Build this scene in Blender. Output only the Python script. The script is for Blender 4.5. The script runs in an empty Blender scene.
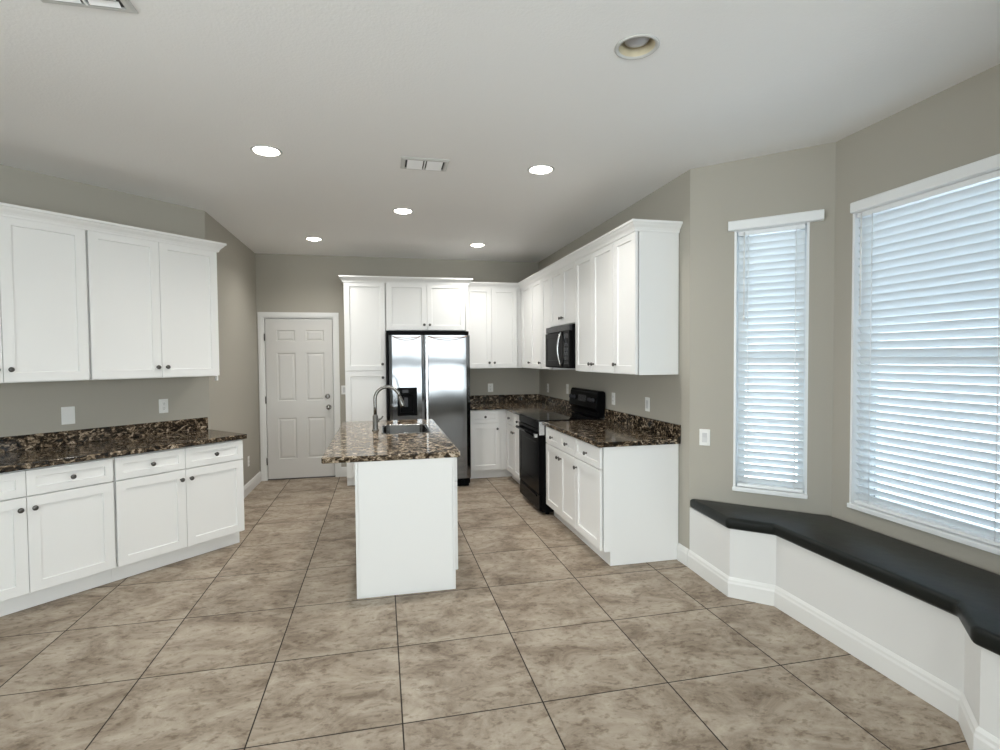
import bpy, bmesh, math, random
from mathutils import Vector, Matrix

random.seed(4)
S = bpy.context.scene
COL = S.collection
PI = math.pi

# ------------------------------------------------------------------ camera
FPX = 532.66                       # focal length in pixels of the 1000x750 frame
CAM_H = 1.5205
M_ROWS = ((0.9759509440, -0.2178386679, -0.0081283214),
          (-0.0147266376, -0.0286835245, -0.9994800556),
          (0.2174922550, 0.9755632067, -0.0312017440))      # right, down, forward
cam_d = bpy.data.cameras.new('camera')
cam_d.sensor_width = 36.0
cam_d.lens = FPX * 36.0 / 1000.0
cam_d.clip_start = 0.05
cam = bpy.data.objects.new('camera', cam_d)
COL.objects.link(cam)
r, d, f = M_ROWS
cam.matrix_world = Matrix(((r[0], -d[0], -f[0], 0), (r[1], -d[1], -f[1], 0), (r[2], -d[2], -f[2], CAM_H), (0, 0, 0, 1)))
S.camera = cam

# ------------------------------------------------------------------ world, exposure
W = bpy.data.worlds.new('daylight')
S.world = W
W.use_nodes = True
bgn = W.node_tree.nodes['Background']
bgn.inputs[0].default_value = (0.945, 0.962, 1.0, 1)
bgn.inputs[1].default_value = 5.0
S.view_settings.view_transform = 'Standard'
S.view_settings.look = 'None'
S.view_settings.gamma = 1.0
S.view_settings.use_curve_mapping = False
S.view_settings.exposure = 1.0
S.cycles.max_bounces = 12
S.cycles.diffuse_bounces = 6
S.cycles.glossy_bounces = 5
S.cycles.transparent_max_bounces = 12
S.cycles.sample_clamp_indirect = 6.0
LAMP_W = 30.0

# ------------------------------------------------------------------ main dimensions (metres)
XR, YB, XL, ZC = 2.161, 7.175, -1.510, 2.851
Q = math.sqrt(0.5)
LC = (XL, 5.226)                                   # where the 45 degree left wall meets the short left wall
OUT = [(XL, YB), LC, (LC[0] - 2.5, LC[1] - 2.5), (-4.01, -2.5), (3.6, -2.5), (3.6, 0.4), (XR, 0.4), (XR, 1.035),
       (2.786, 1.647), (2.786, 2.823), (XR, 3.435), (XR, YB)]   # room outline, counter-clockwise


# ------------------------------------------------------------------ materials
def nt(name):
    m = bpy.data.materials.new(name)
    m.use_nodes = True
    n = m.node_tree
    return m, n, n.nodes['Principled BSDF']


def N(n, typ, **kw):
    x = n.nodes.new(typ)
    for k, v in kw.items():
        setattr(x, k, v)
    return x


def paint(name, col, rough=0.45, metal=0.0, bump=0.0, bscale=300.0, spec=0.5, coat=0.0, var=0.0):
    m, n, b = nt(name)
    b.inputs['Base Color'].default_value = (*col, 1)
    b.inputs['Roughness'].default_value = rough
    b.inputs['Metallic'].default_value = metal
    b.inputs['Specular IOR Level'].default_value = spec
    b.inputs['Coat Weight'].default_value = coat
    tc = N(n, 'ShaderNodeTexCoord')
    ns = N(n, 'ShaderNodeTexNoise')
    ns.inputs['Scale'].default_value = bscale
    ns.inputs['Detail'].default_value = 3
    n.links.new(tc.outputs['Object'], ns.inputs['Vector'])
    if bump:
        bp = N(n, 'ShaderNodeBump')
        bp.inputs['Strength'].default_value = bump
        bp.inputs['Distance'].default_value = 0.004
        n.links.new(ns.outputs['Fac'], bp.inputs['Height'])
        n.links.new(bp.outputs['Normal'], b.inputs['Normal'])
    if var:
        n2 = N(n, 'ShaderNodeTexNoise')
        n2.inputs['Scale'].default_value = 3.0
        n2.inputs['Detail'].default_value = 4
        n.links.new(tc.outputs['Object'], n2.inputs['Vector'])
        mx = N(n, 'ShaderNodeMix', data_type='RGBA')
        mx.inputs['A'].default_value = (*[c * (1 - var) for c in col], 1)
        mx.inputs['B'].default_value = (*[min(1, c * (1 + var)) for c in col], 1)
        n.links.new(n2.outputs['Fac'], mx.inputs['Factor'])
        n.links.new(mx.outputs['Result'], b.inputs['Base Color'])
    return m


def ramp(n, stops):
    x = N(n, 'ShaderNodeValToRGB')
    e = x.color_ramp.elements
    while len(e) < len(stops):
        e.new(0.5)
    for i, (p, c) in enumerate(stops):
        e[i].position = p
        e[i].color = (*c, 1)
    return x


def granite(name='granite', k=0.0, spec=0.35):
    m, n, b = nt(name)
    L = n.links.new
    tc = N(n, 'ShaderNodeTexCoord')
    mp = N(n, 'ShaderNodeMapping')
    mp.inputs['Scale'].default_value = (1.0, 1.0, 1.5)
    mp.inputs['Rotation'].default_value = (0.2, 0.1, 0.5)
    L(tc.outputs['Object'], mp.inputs['Vector'])
    wn = N(n, 'ShaderNodeTexNoise')
    wn.inputs['Scale'].default_value = 14
    wn.inputs['Detail'].default_value = 3
    L(mp.outputs['Vector'], wn.inputs['Vector'])
    sc = N(n, 'ShaderNodeVectorMath', operation='SCALE')
    sc.inputs['Scale'].default_value = 0.10
    L(wn.outputs['Color'], sc.inputs[0])
    ad = N(n, 'ShaderNodeVectorMath', operation='ADD')
    L(mp.outputs['Vector'], ad.inputs[0])
    L(sc.outputs['Vector'], ad.inputs[1])
    big = N(n, 'ShaderNodeTexNoise')
    big.inputs['Scale'].default_value = 27
    big.inputs['Detail'].default_value = 4
    big.inputs['Roughness'].default_value = 0.62
    big.inputs['Distortion'].default_value = 0.8
    L(ad.outputs['Vector'], big.inputs['Vector'])
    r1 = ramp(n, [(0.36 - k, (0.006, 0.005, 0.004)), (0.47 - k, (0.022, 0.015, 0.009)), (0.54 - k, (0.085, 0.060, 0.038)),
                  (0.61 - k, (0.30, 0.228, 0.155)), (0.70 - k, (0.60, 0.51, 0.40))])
    L(big.outputs['Fac'], r1.inputs['Fac'])
    v = N(n, 'ShaderNodeTexVoronoi')
    v.inputs['Scale'].default_value = 95
    L(ad.outputs['Vector'], v.inputs['Vector'])
    sp = ramp(n, [(0.10, (0.0, 0.0, 0.0)), (0.26, (1, 1, 1))])
    L(v.outputs['Distance'], sp.inputs['Fac'])
    mx = N(n, 'ShaderNodeMix', data_type='RGBA')
    mx.inputs['A'].default_value = (0.012, 0.009, 0.007, 1)
    L(sp.outputs['Color'], mx.inputs['Factor'])
    L(r1.outputs['Color'], mx.inputs['B'])
    L(mx.outputs['Result'], b.inputs['Base Color'])
    b.inputs['Roughness'].default_value = 0.10
    b.inputs['Specular IOR Level'].default_value = spec
    return m


TILE, TX0, TY0 = 0.61, 0.0658, 2.2154


def floor_tiles():
    m, n, b = nt('floor_tiles')
    L = n.links.new
    tc = N(n, 'ShaderNodeTexCoord')
    sub = N(n, 'ShaderNodeVectorMath', operation='SUBTRACT')
    sub.inputs[1].default_value = (TX0, TY0, 0)
    L(tc.outputs['Object'], sub.inputs[0])
    dv = N(n, 'ShaderNodeVectorMath', operation='SCALE')
    dv.inputs['Scale'].default_value = 1 / TILE
    L(sub.outputs['Vector'], dv.inputs[0])
    fl = N(n, 'ShaderNodeVectorMath', operation='FLOOR')
    L(dv.outputs['Vector'], fl.inputs[0])
    fr = N(n, 'ShaderNodeVectorMath', operation='FRACTION')
    L(dv.outputs['Vector'], fr.inputs[0])
    sx = N(n, 'ShaderNodeSeparateXYZ')
    L(fr.outputs['Vector'], sx.inputs[0])

    def edge(o):
        a = N(n, 'ShaderNodeMath', operation='SUBTRACT')
        a.inputs[0].default_value = 1.0
        L(o, a.inputs[1])
        mi = N(n, 'ShaderNodeMath', operation='MINIMUM')
        L(o, mi.inputs[0])
        L(a.outputs[0], mi.inputs[1])
        return mi.outputs[0]
    mi = N(n, 'ShaderNodeMath', operation='MINIMUM')
    L(edge(sx.outputs['X']), mi.inputs[0])
    L(edge(sx.outputs['Y']), mi.inputs[1])
    gr = N(n, 'ShaderNodeMapRange')
    gr.inputs['From Min'].default_value = 0.0040
    gr.inputs['From Max'].default_value = 0.0060
    L(mi.outputs[0], gr.inputs['Value'])
    wn = N(n, 'ShaderNodeTexWhiteNoise')
    L(fl.outputs['Vector'], wn.inputs['Vector'])
    off = N(n, 'ShaderNodeVectorMath', operation='SCALE')
    off.inputs['Scale'].default_value = 9.0
    L(wn.outputs['Color'], off.inputs[0])
    mp = N(n, 'ShaderNodeMapping')
    mp.inputs['Scale'].default_value = (0.85, 1.25, 1.0)
    mp.inputs['Rotation'].default_value = (0, 0, 0.5)
    L(sub.outputs['Vector'], mp.inputs['Vector'])
    ad = N(n, 'ShaderNodeVectorMath', operation='ADD')
    L(mp.outputs['Vector'], ad.inputs[0])
    L(off.outputs['Vector'], ad.inputs[1])
    n1 = N(n, 'ShaderNodeTexNoise')
    n1.inputs['Scale'].default_value = 4.2
    n1.inputs['Detail'].default_value = 9
    n1.inputs['Roughness'].default_value = 0.74
    n1.inputs['Distortion'].default_value = 0.55
    L(ad.outputs['Vector'], n1.inputs['Vector'])
    c1 = ramp(n, [(0.30, (0.140, 0.103, 0.072)), (0.42, (0.258, 0.203, 0.151)), (0.52, (0.365, 0.302, 0.235)), (0.68, (0.490, 0.425, 0.345))])
    L(n1.outputs['Fac'], c1.inputs['Fac'])
    n2 = N(n, 'ShaderNodeTexNoise')
    n2.inputs['Scale'].default_value = 26
    n2.inputs['Detail'].default_value = 4
    n2.inputs['Roughness'].default_value = 0.6
    L(ad.outputs['Vector'], n2.inputs['Vector'])
    c2 = ramp(n, [(0.34, (0.52, 0.47, 0.42)), (0.47, (1, 1, 1))])
    L(n2.outputs['Fac'], c2.inputs['Fac'])
    mu = N(n, 'ShaderNodeMix', data_type='RGBA', blend_type='MULTIPLY')
    mu.inputs['Factor'].default_value = 0.75
    L(c1.outputs['Color'], mu.inputs['A'])
    L(c2.outputs['Color'], mu.inputs['B'])
    mx = N(n, 'ShaderNodeMix', data_type='RGBA')
    mx.inputs['A'].default_value = (0.028, 0.021, 0.016, 1)
    L(gr.outputs['Result'], mx.inputs['Factor'])
    L(mu.outputs['Result'], mx.inputs['B'])
    L(mx.outputs['Result'], b.inputs['Base Color'])
    rr = N(n, 'ShaderNodeMapRange')
    rr.inputs['To Min'].default_value = 0.85
    rr.inputs['To Max'].default_value = 0.50
    b.inputs['Specular IOR Level'].default_value = 0.30
    L(gr.outputs['Result'], rr.inputs['Value'])
    L(rr.outputs['Result'], b.inputs['Roughness'])
    bp = N(n, 'ShaderNodeBump')
    bp.inputs['Strength'].default_value = 0.35
    bp.inputs['Distance'].default_value = 0.002
    hm = N(n, 'ShaderNodeMath', operation='MULTIPLY_ADD')
    hm.inputs[1].default_value = 0.4
    L(n1.outputs['Fac'], hm.inputs[0])
    L(gr.outputs['Result'], hm.inputs[2])
    L(hm.outputs[0], bp.inputs['Height'])
    L(bp.outputs['Normal'], b.inputs['Normal'])
    return m


def steel(name, col, rough, axis, stretch=(500, 500, 6)):
    m, n, b = nt(name)
    L = n.links.new
    b.inputs['Base Color'].default_value = (*col, 1)
    b.inputs['Metallic'].default_value = 1.0
    tc = N(n, 'ShaderNodeTexCoord')
    mp = N(n, 'ShaderNodeMapping')
    mp.inputs['Scale'].default_value = stretch
    L(tc.outputs['Object'], mp.inputs['Vector'])
    ns = N(n, 'ShaderNodeTexNoise')
    ns.inputs['Scale'].default_value = 1.0
    ns.inputs['Detail'].default_value = 2
    L(mp.outputs['Vector'], ns.inputs['Vector'])
    mr = N(n, 'ShaderNodeMapRange')
    mr.inputs['To Min'].default_value = rough * 0.8
    mr.inputs['To Max'].default_value = rough * 1.2
    L(ns.outputs['Fac'], mr.inputs['Value'])
    L(mr.outputs['Result'], b.inputs['Roughness'])
    n2 = N(n, 'ShaderNodeTexNoise')
    n2.inputs['Scale'].default_value = 2.2
    n2.inputs['Detail'].default_value = 1
    L(tc.outputs['Object'], n2.inputs['Vector'])
    bp = N(n, 'ShaderNodeBump')
    bp.inputs['Strength'].default_value = 0.25
    bp.inputs['Distance'].default_value = 0.01
    L(n2.outputs['Fac'], bp.inputs['Height'])
    L(bp.outputs['Normal'], b.inputs['Normal'])
    return m


def slat_mat():
    m, n, b = nt('blind_slat')
    b.inputs['Base Color'].default_value = (0.86, 0.88, 0.88, 1)
    b.inputs['Roughness'].default_value = 0.4
    tr = N(n, 'ShaderNodeBsdfTranslucent')
    tr.inputs['Color'].default_value = (0.74, 0.89, 1.0, 1)
    mx = N(n, 'ShaderNodeMixShader')
    mx.inputs[0].default_value = 0.17
    n.links.new(b.outputs[0], mx.inputs[1])
    n.links.new(tr.outputs[0], mx.inputs[2])
    n.links.new(mx.outputs[0], n.nodes['Material Output'].inputs[0])
    return m


def glass_mat(name='window_glass', tint=(0.93, 0.96, 0.95)):
    m, n, b = nt(name)
    tp = N(n, 'ShaderNodeBsdfTransparent')
    tp.inputs['Color'].default_value = (*tint, 1)
    gl = N(n, 'ShaderNodeBsdfGlossy')
    gl.inputs['Roughness'].default_value = 0.02
    fr = N(n, 'ShaderNodeFresnel')
    fr.inputs['IOR'].default_value = 1.45
    mx = N(n, 'ShaderNodeMixShader')
    n.links.new(fr.outputs[0], mx.inputs[0])
    n.links.new(tp.outputs[0], mx.inputs[1])
    n.links.new(gl.outputs[0], mx.inputs[2])
    n.links.new(mx.outputs[0], n.nodes['Material Output'].inputs[0])
    return m


def lamp_mat(name, col, strength):
    m, n, b = nt(name)
    b.inputs['Base Color'].default_value = (0.9, 0.9, 0.9, 1)
    b.inputs['Emission Color'].default_value = (*col, 1)
    b.inputs['Emission Strength'].default_value = strength
    return m


WALL = paint('wall_paint', (0.412, 0.390, 0.338), 0.7, bump=0.12, bscale=220, spec=0.3)
CEIL = paint('ceiling_paint', (0.86, 0.855, 0.845), 0.85, bump=0.35, bscale=90, spec=0.2)
WHITE = paint('white_lacquer', (0.83, 0.83, 0.82), 0.32, bump=0.02, bscale=60)
TRIM = paint('white_trim', (0.78, 0.78, 0.765), 0.4)
DOORW = paint('door_paint', (0.64, 0.63, 0.61), 0.45, bump=0.05, bscale=120)
BENCHW = paint('bench_paint', (0.74, 0.74, 0.73), 0.5)
VINYL = paint('white_vinyl', (0.84, 0.86, 0.87), 0.35)
PLATE = paint('plate_plastic', (0.80, 0.80, 0.78), 0.35)
ROCKER = paint('rocker_plastic', (0.58, 0.58, 0.58), 0.3)
SLOT = paint('dark_slot', (0.03, 0.03, 0.03), 0.6)
KNOBM = paint('knob_metal', (0.13, 0.125, 0.12), 0.3, metal=0.9)
NICKEL = paint('satin_nickel', (0.30, 0.29, 0.28), 0.25, metal=1.0)
FAUCETM = paint('faucet_steel', (0.24, 0.235, 0.225), 0.24, metal=1.0)
GRANITE = granite()
GRANITE_LIT = granite('granite_lit', 0.065, 0.30)  # the counters' stone lightened in colour to imitate the brighter light there
FLOORM = floor_tiles()
STEEL = steel('brushed_steel', (0.19, 0.195, 0.203), 0.085, 2)
SINKM = steel('sink_steel', (0.13, 0.13, 0.13), 0.2, 2)
TRIMSTEEL = steel('handle_steel', (0.66, 0.67, 0.68), 0.25, 2)
BRONZE_COLOUR = paint('bronze_colour', (0.33, 0.20, 0.13), 0.45, metal=0.2)
BLACK = paint('black_gloss', (0.004, 0.004, 0.0045), 0.18, spec=0.03)
BLACKM = paint('black_enamel', (0.005, 0.005, 0.0055), 0.40, spec=0.03)
GLASSTOP = paint('black_glass', (0.004, 0.004, 0.005), 0.05, spec=0.3)
DISPLAY = paint('grey_control_panel', (0.030, 0.030, 0.034), 0.25, spec=0.2)
CUSH = paint('black_vinyl', (0.009, 0.011, 0.010), 0.35, bump=0.3, bscale=14, spec=0.22)
SLATM = slat_mat()
GLASS = glass_mat()
DIM_GLASS = glass_mat('dimmed_window_glass', (0.60, 0.655, 0.69))  # window tint added to hold down daylight behind the blinds
LAMPON = lamp_mat('lit_lamp', (1.0, 0.97, 0.90), 14.0)
LAMPOFF = paint('unlit_lamp', (0.42, 0.42, 0.44), 0.25)
CANIN = paint('downlight_cone', (0.62, 0.55, 0.40), 0.4)
CANRING = paint('downlight_ring', (0.55, 0.55, 0.53), 0.4)
VENTM = paint('vent_metal', (0.88, 0.88, 0.88), 0.35)


# ------------------------------------------------------------------ mesh helpers
class MB:
    """collects shapes into one bmesh"""
    def __init__(self):
        self.bm = bmesh.new()

    def _join(self, t, mat=None, smooth=False):
        if mat is not None:
            t.transform(mat)
        if smooth:
            for q in t.faces:
                q.smooth = True
        me = bpy.data.meshes.new('tmp')
        t.to_mesh(me)
        t.free()
        self.bm.from_mesh(me)
        bpy.data.meshes.remove(me)
        return self

    def box(self, x0, x1, y0, y1, z0, z1, bev=0.0, seg=2, mat=None):
        t = bmesh.new()
        bmesh.ops.create_cube(t, size=1.0)
        for v in t.verts:
            v.co = Vector((x0 if v.co.x < 0 else x1, y0 if v.co.y < 0 else y1, z0 if v.co.z < 0 else z1))
        if bev:
            bmesh.ops.bevel(t, geom=list(t.edges), offset=bev, segments=seg, affect='EDGES', profile=0.5)
        return self._join(t, mat)

    def prism(self, pts, z0, z1, bev=0.0, seg=3, top_only=False, smooth=False):
        """vertical prism on a 2-D polygon"""
        t = bmesh.new()
        lo = [t.verts.new((x, y, z0)) for x, y in pts]
        hi = [t.verts.new((x, y, z1)) for x, y in pts]
        k = len(pts)
        t.faces.new(lo)
        ft = t.faces.new(hi)
        for i in range(k):
            t.faces.new((lo[i], lo[(i + 1) % k], hi[(i + 1) % k], hi[i]))
        bmesh.ops.recalc_face_normals(t, faces=list(t.faces))
        if bev:
            es = list(ft.edges) if top_only else list(t.edges)
            bmesh.ops.bevel(t, geom=es, offset=bev, segments=seg, affect='EDGES', profile=0.5)
        return self._join(t, smooth=smooth)

    def extrude_x(self, prof, x0, x1, bev=0.0):
        """profile of (y, z) run along x"""
        t = bmesh.new()
        a = [t.verts.new((x0, y, z)) for y, z in prof]
        b = [t.verts.new((x1, y, z)) for y, z in prof]
        k = len(prof)
        t.faces.new(a)
        t.faces.new(b)
        for i in range(k):
            t.faces.new((a[i], a[(i + 1) % k], b[(i + 1) % k], b[i]))
        bmesh.ops.recalc_face_normals(t, faces=list(t.faces))
        if bev:
            bmesh.ops.bevel(t, geom=list(t.edges), offset=bev, segments=2, affect='EDGES', profile=0.5)
        return self._join(t)

    def sweep(self, path, prof, side=1, closed=False):
        """profile of (offset, z) carried along a 2-D path with mitred corners; side=1 puts offsets on the right"""
        t = bmesh.new()
        n = len(path)

        def nrm(a, b):
            dx, dy = b[0] - a[0], b[1] - a[1]
            l = math.hypot(dx, dy)
            return (dy / l * side, -dx / l * side)
        rings = []
        for i in range(n):
            ns = []
            if i > 0 or closed:
                ns.append(nrm(path[i - 1], path[i]))
            if i < n - 1 or closed:
                ns.append(nrm(path[i], path[(i + 1) % n]))
            mx, my = sum(q[0] for q in ns), sum(q[1] for q in ns)
            l = math.hypot(mx, my)
            mx, my = mx / l, my / l
            s = 1.0 / (mx * ns[0][0] + my * ns[0][1])
            rings.append([t.verts.new((path[i][0] + mx * s * o, path[i][1] + my * s * o, z)) for o, z in prof])
        k = len(prof)
        for i in range(n if closed else n - 1):
            a, b = rings[i], rings[(i + 1) % n]
            for j in range(k):
                t.faces.new((a[j], a[(j + 1) % k], b[(j + 1) % k], b[j]))
        if not closed:
            t.faces.new(rings[0])
            t.faces.new(rings[-1])
        bmesh.ops.recalc_face_normals(t, faces=list(t.faces))
        return self._join(t)

    def lathe(self, prof, seg=24, mat=None, smooth=True):
        """(radius, z) profile spun about z"""
        t = bmesh.new()
        rings = []
        for rr, z in prof:
            if rr < 1e-6:
                rings.append([t.verts.new((0, 0, z))])
            else:
                rings.append([t.verts.new((rr * math.cos(2 * PI * i / seg), rr * math.sin(2 * PI * i / seg), z)) for i in range(seg)])
        for a, b in zip(rings, rings[1:]):
            for i in range(seg):
                j = (i + 1) % seg
                if len(a) == 1 and len(b) == 1:
                    continue
                if len(a) == 1:
                    t.faces.new((a[0], b[j], b[i]))
                elif len(b) == 1:
                    t.faces.new((a[i], a[j], b[0]))
                else:
                    t.faces.new((a[i], a[j], b[j], b[i]))
        bmesh.ops.recalc_face_normals(t, faces=list(t.faces))
        return self._join(t, mat, smooth)

    def tube(self, pts, rad, seg=10, smooth=True):
        """round tube along 3-D points; rad may be a list"""
        t = bmesh.new()
        pts = [Vector(p) for p in pts]
        rads = rad if isinstance(rad, (list, tuple)) else [rad] * len(pts)
        up = None
        rings = []
        for i, p in enumerate(pts):
            d = (pts[min(i + 1, len(pts) - 1)] - pts[max(i - 1, 0)]).normalized()
            if up is None:
                up = Vector((0, 0, 1)) if abs(d.z) < 0.9 else Vector((1, 0, 0))
            a = (up - d * up.dot(d)).normalized()
            up = a
            b = d.cross(a)
            rings.append([t.verts.new(p + (a * math.cos(2 * PI * k / seg) + b * math.sin(2 * PI * k / seg)) * rads[i]) for k in range(seg)])
        for a, b in zip(rings, rings[1:]):
            for k in range(seg):
                t.faces.new((a[k], a[(k + 1) % seg], b[(k + 1) % seg], b[k]))
        t.faces.new(rings[0])
        t.faces.new(rings[-1])
        bmesh.ops.recalc_face_normals(t, faces=list(t.faces))
        return self._join(t, None, smooth)

    def panelled(self, x0, x1, z0, z1, y0, y1, panels, prof, edge=0.0015):
        """slab with its front at y1 and framed panels; prof = [(inset, depth)...] rings"""
        t = bmesh.new()
        xs = sorted({x0 + edge, x1 - edge, *[p[0] for p in panels], *[p[1] for p in panels]})
        zs = sorted({z0 + edge, z1 - edge, *[p[2] for p in panels], *[p[3] for p in panels]})
        cache = {}

        def V(x, y, z):
            k = (round(x, 5), round(y, 5), round(z, 5))
            if k not in cache:
                cache[k] = t.verts.new((x, y, z))
            return cache[k]
        for i in range(len(xs) - 1):
            for j in range(len(zs) - 1):
                cx, cz = (xs[i] + xs[i + 1]) / 2, (zs[j] + zs[j + 1]) / 2
                if any(p[0] < cx < p[1] and p[2] < cz < p[3] for p in panels):
                    continue
                t.faces.new((V(xs[i], y1, zs[j]), V(xs[i], y1, zs[j + 1]), V(xs[i + 1], y1, zs[j + 1]), V(xs[i + 1], y1, zs[j])))
        for a, b, c, e in panels:
            prev = [(a, y1, c), (b, y1, c), (b, y1, e), (a, y1, e)]
            # the ring must use every grid vertex on its border only at corners
            for ins, dep in prof:
                cur = [(a + ins, y1 + dep, c + ins), (b - ins, y1 + dep, c + ins), (b - ins, y1 + dep, e - ins), (a + ins, y1 + dep, e - ins)]
                for k in range(4):
                    t.faces.new((V(*prev[k]), V(*prev[(k + 1) % 4]), V(*cur[(k + 1) % 4]), V(*cur[k])))
                prev = cur
            t.faces.new([V(*q) for q in prev])
        o = [(x0, z0), (x1, z0), (x1, z1), (x0, z1)]
        fi = [(x0 + edge, z0 + edge), (x1 - edge, z0 + edge), (x1 - edge, z1 - edge), (x0 + edge, z1 - edge)]
        for k in range(4):
            p, q = o[k], o[(k + 1) % 4]
            p2, q2 = fi[k], fi[(k + 1) % 4]
            t.faces.new((V(p[0], y1 - edge, p[1]), V(q[0], y1 - edge, q[1]), V(q2[0], y1, q2[1]), V(p2[0], y1, p2[1])))
            t.faces.new((V(p[0], y0, p[1]), V(q[0], y0, q[1]), V(q[0], y1 - edge, q[1]), V(p[0], y1 - edge, p[1])))
        t.faces.new([V(q[0], y0, q[1]) for q in o])
        bmesh.ops.recalc_face_normals(t, faces=list(t.faces))
        return self._join(t)

    def build(self, name, mat, parent=None, label=None):
        me = bpy.data.meshes.new(name)
        self.bm.to_mesh(me)
        self.bm.free()
        me.materials.append(mat)
        o = bpy.data.objects.new(name, me)
        COL.objects.link(o)
        if parent is not None:
            o.parent = parent
        if label:
            o['label'] = label
        return o


def thing(name, label, cat, loc=(0, 0, 0), rz=0.0, group=None):
    o = bpy.data.objects.new(name, None)
    o.empty_display_size = 0.1
    o.location = loc
    o.rotation_euler = (0, 0, rz)
    COL.objects.link(o)
    o['label'] = label
    o['category'] = cat
    if group:
        o['group'] = group
    return o


def tag(o, label, cat, group=None):
    o['label'] = label
    o['category'] = cat
    if group:
        o['group'] = group
    return o


def structure(o, label=None):
    o['kind'] = 'structure'
    if label:
        o['label'] = label
    return o


RX = lambda a: Matrix.Rotation(a, 4, 'X')
RY = lambda a: Matrix.Rotation(a, 4, 'Y')
RZ = lambda a: Matrix.Rotation(a, 4, 'Z')
TR = lambda x, y, z: Matrix.Translation((x, y, z))

# local frames: x along the run, y out from the wall into the room
R_LEFT, R_RIGHT, R_BACK, R_ISL = -3 * PI / 4, PI / 2, PI, -PI / 2


# ------------------------------------------------------------------ shell
def offset_outline(pts, dist):
    n = len(pts)
    out = []
    for i in range(n):
        def nr(a, b):
            dx, dy = b[0] - a[0], b[1] - a[1]
            l = math.hypot(dx, dy)
            return dy / l, -dx / l
        n1, n2 = nr(pts[i - 1], pts[i]), nr(pts[i], pts[(i + 1) % n])
        mx, my = n1[0] + n2[0], n1[1] + n2[1]
        l = math.hypot(mx, my)
        mx, my = mx / l, my / l
        s = dist / (mx * n1[0] + my * n1[1])
        out.append((pts[i][0] + mx * s, pts[i][1] + my * s))
    return out


THICK = 0.15
OUTER = offset_outline(OUT, THICK)
mb = MB()
mb.prism(OUTER, -0.12, 0.0)
structure(mb.build('floor', FLOORM), 'large beige stone-look floor tiles in a square grid with dark grout')

CANS = [(-0.692, 3.670, True, 'lit recessed ceiling light in front on the left, left of the ceiling vent'),
        (1.122, 3.650, True, 'lit round recessed ceiling light in front on the right, near the right cabinets'),
        (0.212, 4.901, True, 'lit round recessed ceiling light in the middle, right behind the ceiling vent'),
        (-0.701, 6.205, True, 'lit round recessed ceiling light at the back left, above the floor before the white door'),
        (1.123, 6.193, True, 'lit round recessed ceiling light at the back right, before the corner cabinets'),
        (1.091, 2.142, False, 'switched-off round recessed ceiling light with a visible grey bulb, nearest the camera')]
CAN_R = 0.080


def ceiling():
    t = bmesh.new()
    loop = [t.verts.new((x, y, ZC)) for x, y in OUTER]
    edges = [t.edges.new((loop[i], loop[(i + 1) % len(loop)])) for i in range(len(loop))]
    for x, y, on, lb in CANS:
        c = [t.verts.new((x + CAN_R * math.cos(2 * PI * k / 28), y + CAN_R * math.sin(2 * PI * k / 28), ZC)) for k in range(28)]
        edges += [t.edges.new((c[k], c[(k + 1) % 28])) for k in range(28)]
    bmesh.ops.triangle_fill(t, use_beauty=True, use_dissolve=False, edges=edges, normal=(0, 0, -1))
    # upper deck and rim
    hi = [t.verts.new((x, y, ZC + 0.22)) for x, y in OUTER]
    t.faces.new(hi)
    for i in range(len(loop)):
        j = (i + 1) % len(loop)
        t.faces.new((loop[i], loop[j], hi[j], hi[i]))
    for q in t.faces:
        if abs(q.normal.z) > 0.9 and q.calc_center_median().z < ZC + 0.1 and q.normal.z > 0:
            q.normal_flip()
    m = MB()
    m._join(t)
    return structure(m.build('ceiling', CEIL), 'white textured flat ceiling')


ceiling()


def wall(name, a, b, openings=(), label=None):
    """wall along a->b (room on the left); openings = (s0, s1, z0, z1) along the wall"""
    ang = math.atan2(b[1] - a[1], b[0] - a[0])
    ln = math.hypot(b[0] - a[0], b[1] - a[1])
    xs = sorted({0.0, ln, *[o[0] for o in openings], *[o[1] for o in openings]})
    zs = sorted({0.0, ZC, *[o[2] for o in openings], *[o[3] for o in openings]})
    t = bmesh.new()
    cache = {}

    def V(*k):
        k = tuple(round(q, 5) for q in k)
        if k not in cache:
            cache[k] = t.verts.new(k)
        return cache[k]

    def hole(i, j):
        if i < 0 or j < 0 or i >= len(xs) - 1 or j >= len(zs) - 1:
            return True
        cx, cz = (xs[i] + xs[i + 1]) / 2, (zs[j] + zs[j + 1]) / 2
        return any(o[0] < cx < o[1] and o[2] < cz < o[3] for o in openings)
    for i in range(len(xs) - 1):
        for j in range(len(zs) - 1):
            if hole(i, j):
                continue
            x0, x1, z0, z1 = xs[i], xs[i + 1], zs[j], zs[j + 1]
            t.faces.new((V(x0, 0, z0), V(x1, 0, z0), V(x1, 0, z1), V(x0, 0, z1)))
            t.faces.new((V(x0, -THICK, z0), V(x1, -THICK, z0), V(x1, -THICK, z1), V(x0, -THICK, z1)))
            for di, dj, e in ((-1, 0, ((x0, z0), (x0, z1))), (1, 0, ((x1, z0), (x1, z1))), (0, -1, ((x0, z0), (x1, z0))), (0, 1, ((x0, z1), (x1, z1)))):
                if hole(i + di, j + dj):
                    (p, q), (p2, q2) = e
                    t.faces.new((V(p, 0, q), V(p2, 0, q2), V(p2, -THICK, q2), V(p, -THICK, q)))
    bmesh.ops.recalc_face_normals(t, faces=list(t.faces))
    m = MB()
    m._join(t, None)
    o = m.build(name, WALL)
    o.location = (a[0], a[1], 0)
    o.rotation_euler = (0, 0, ang)
    return structure(o, label)


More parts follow.
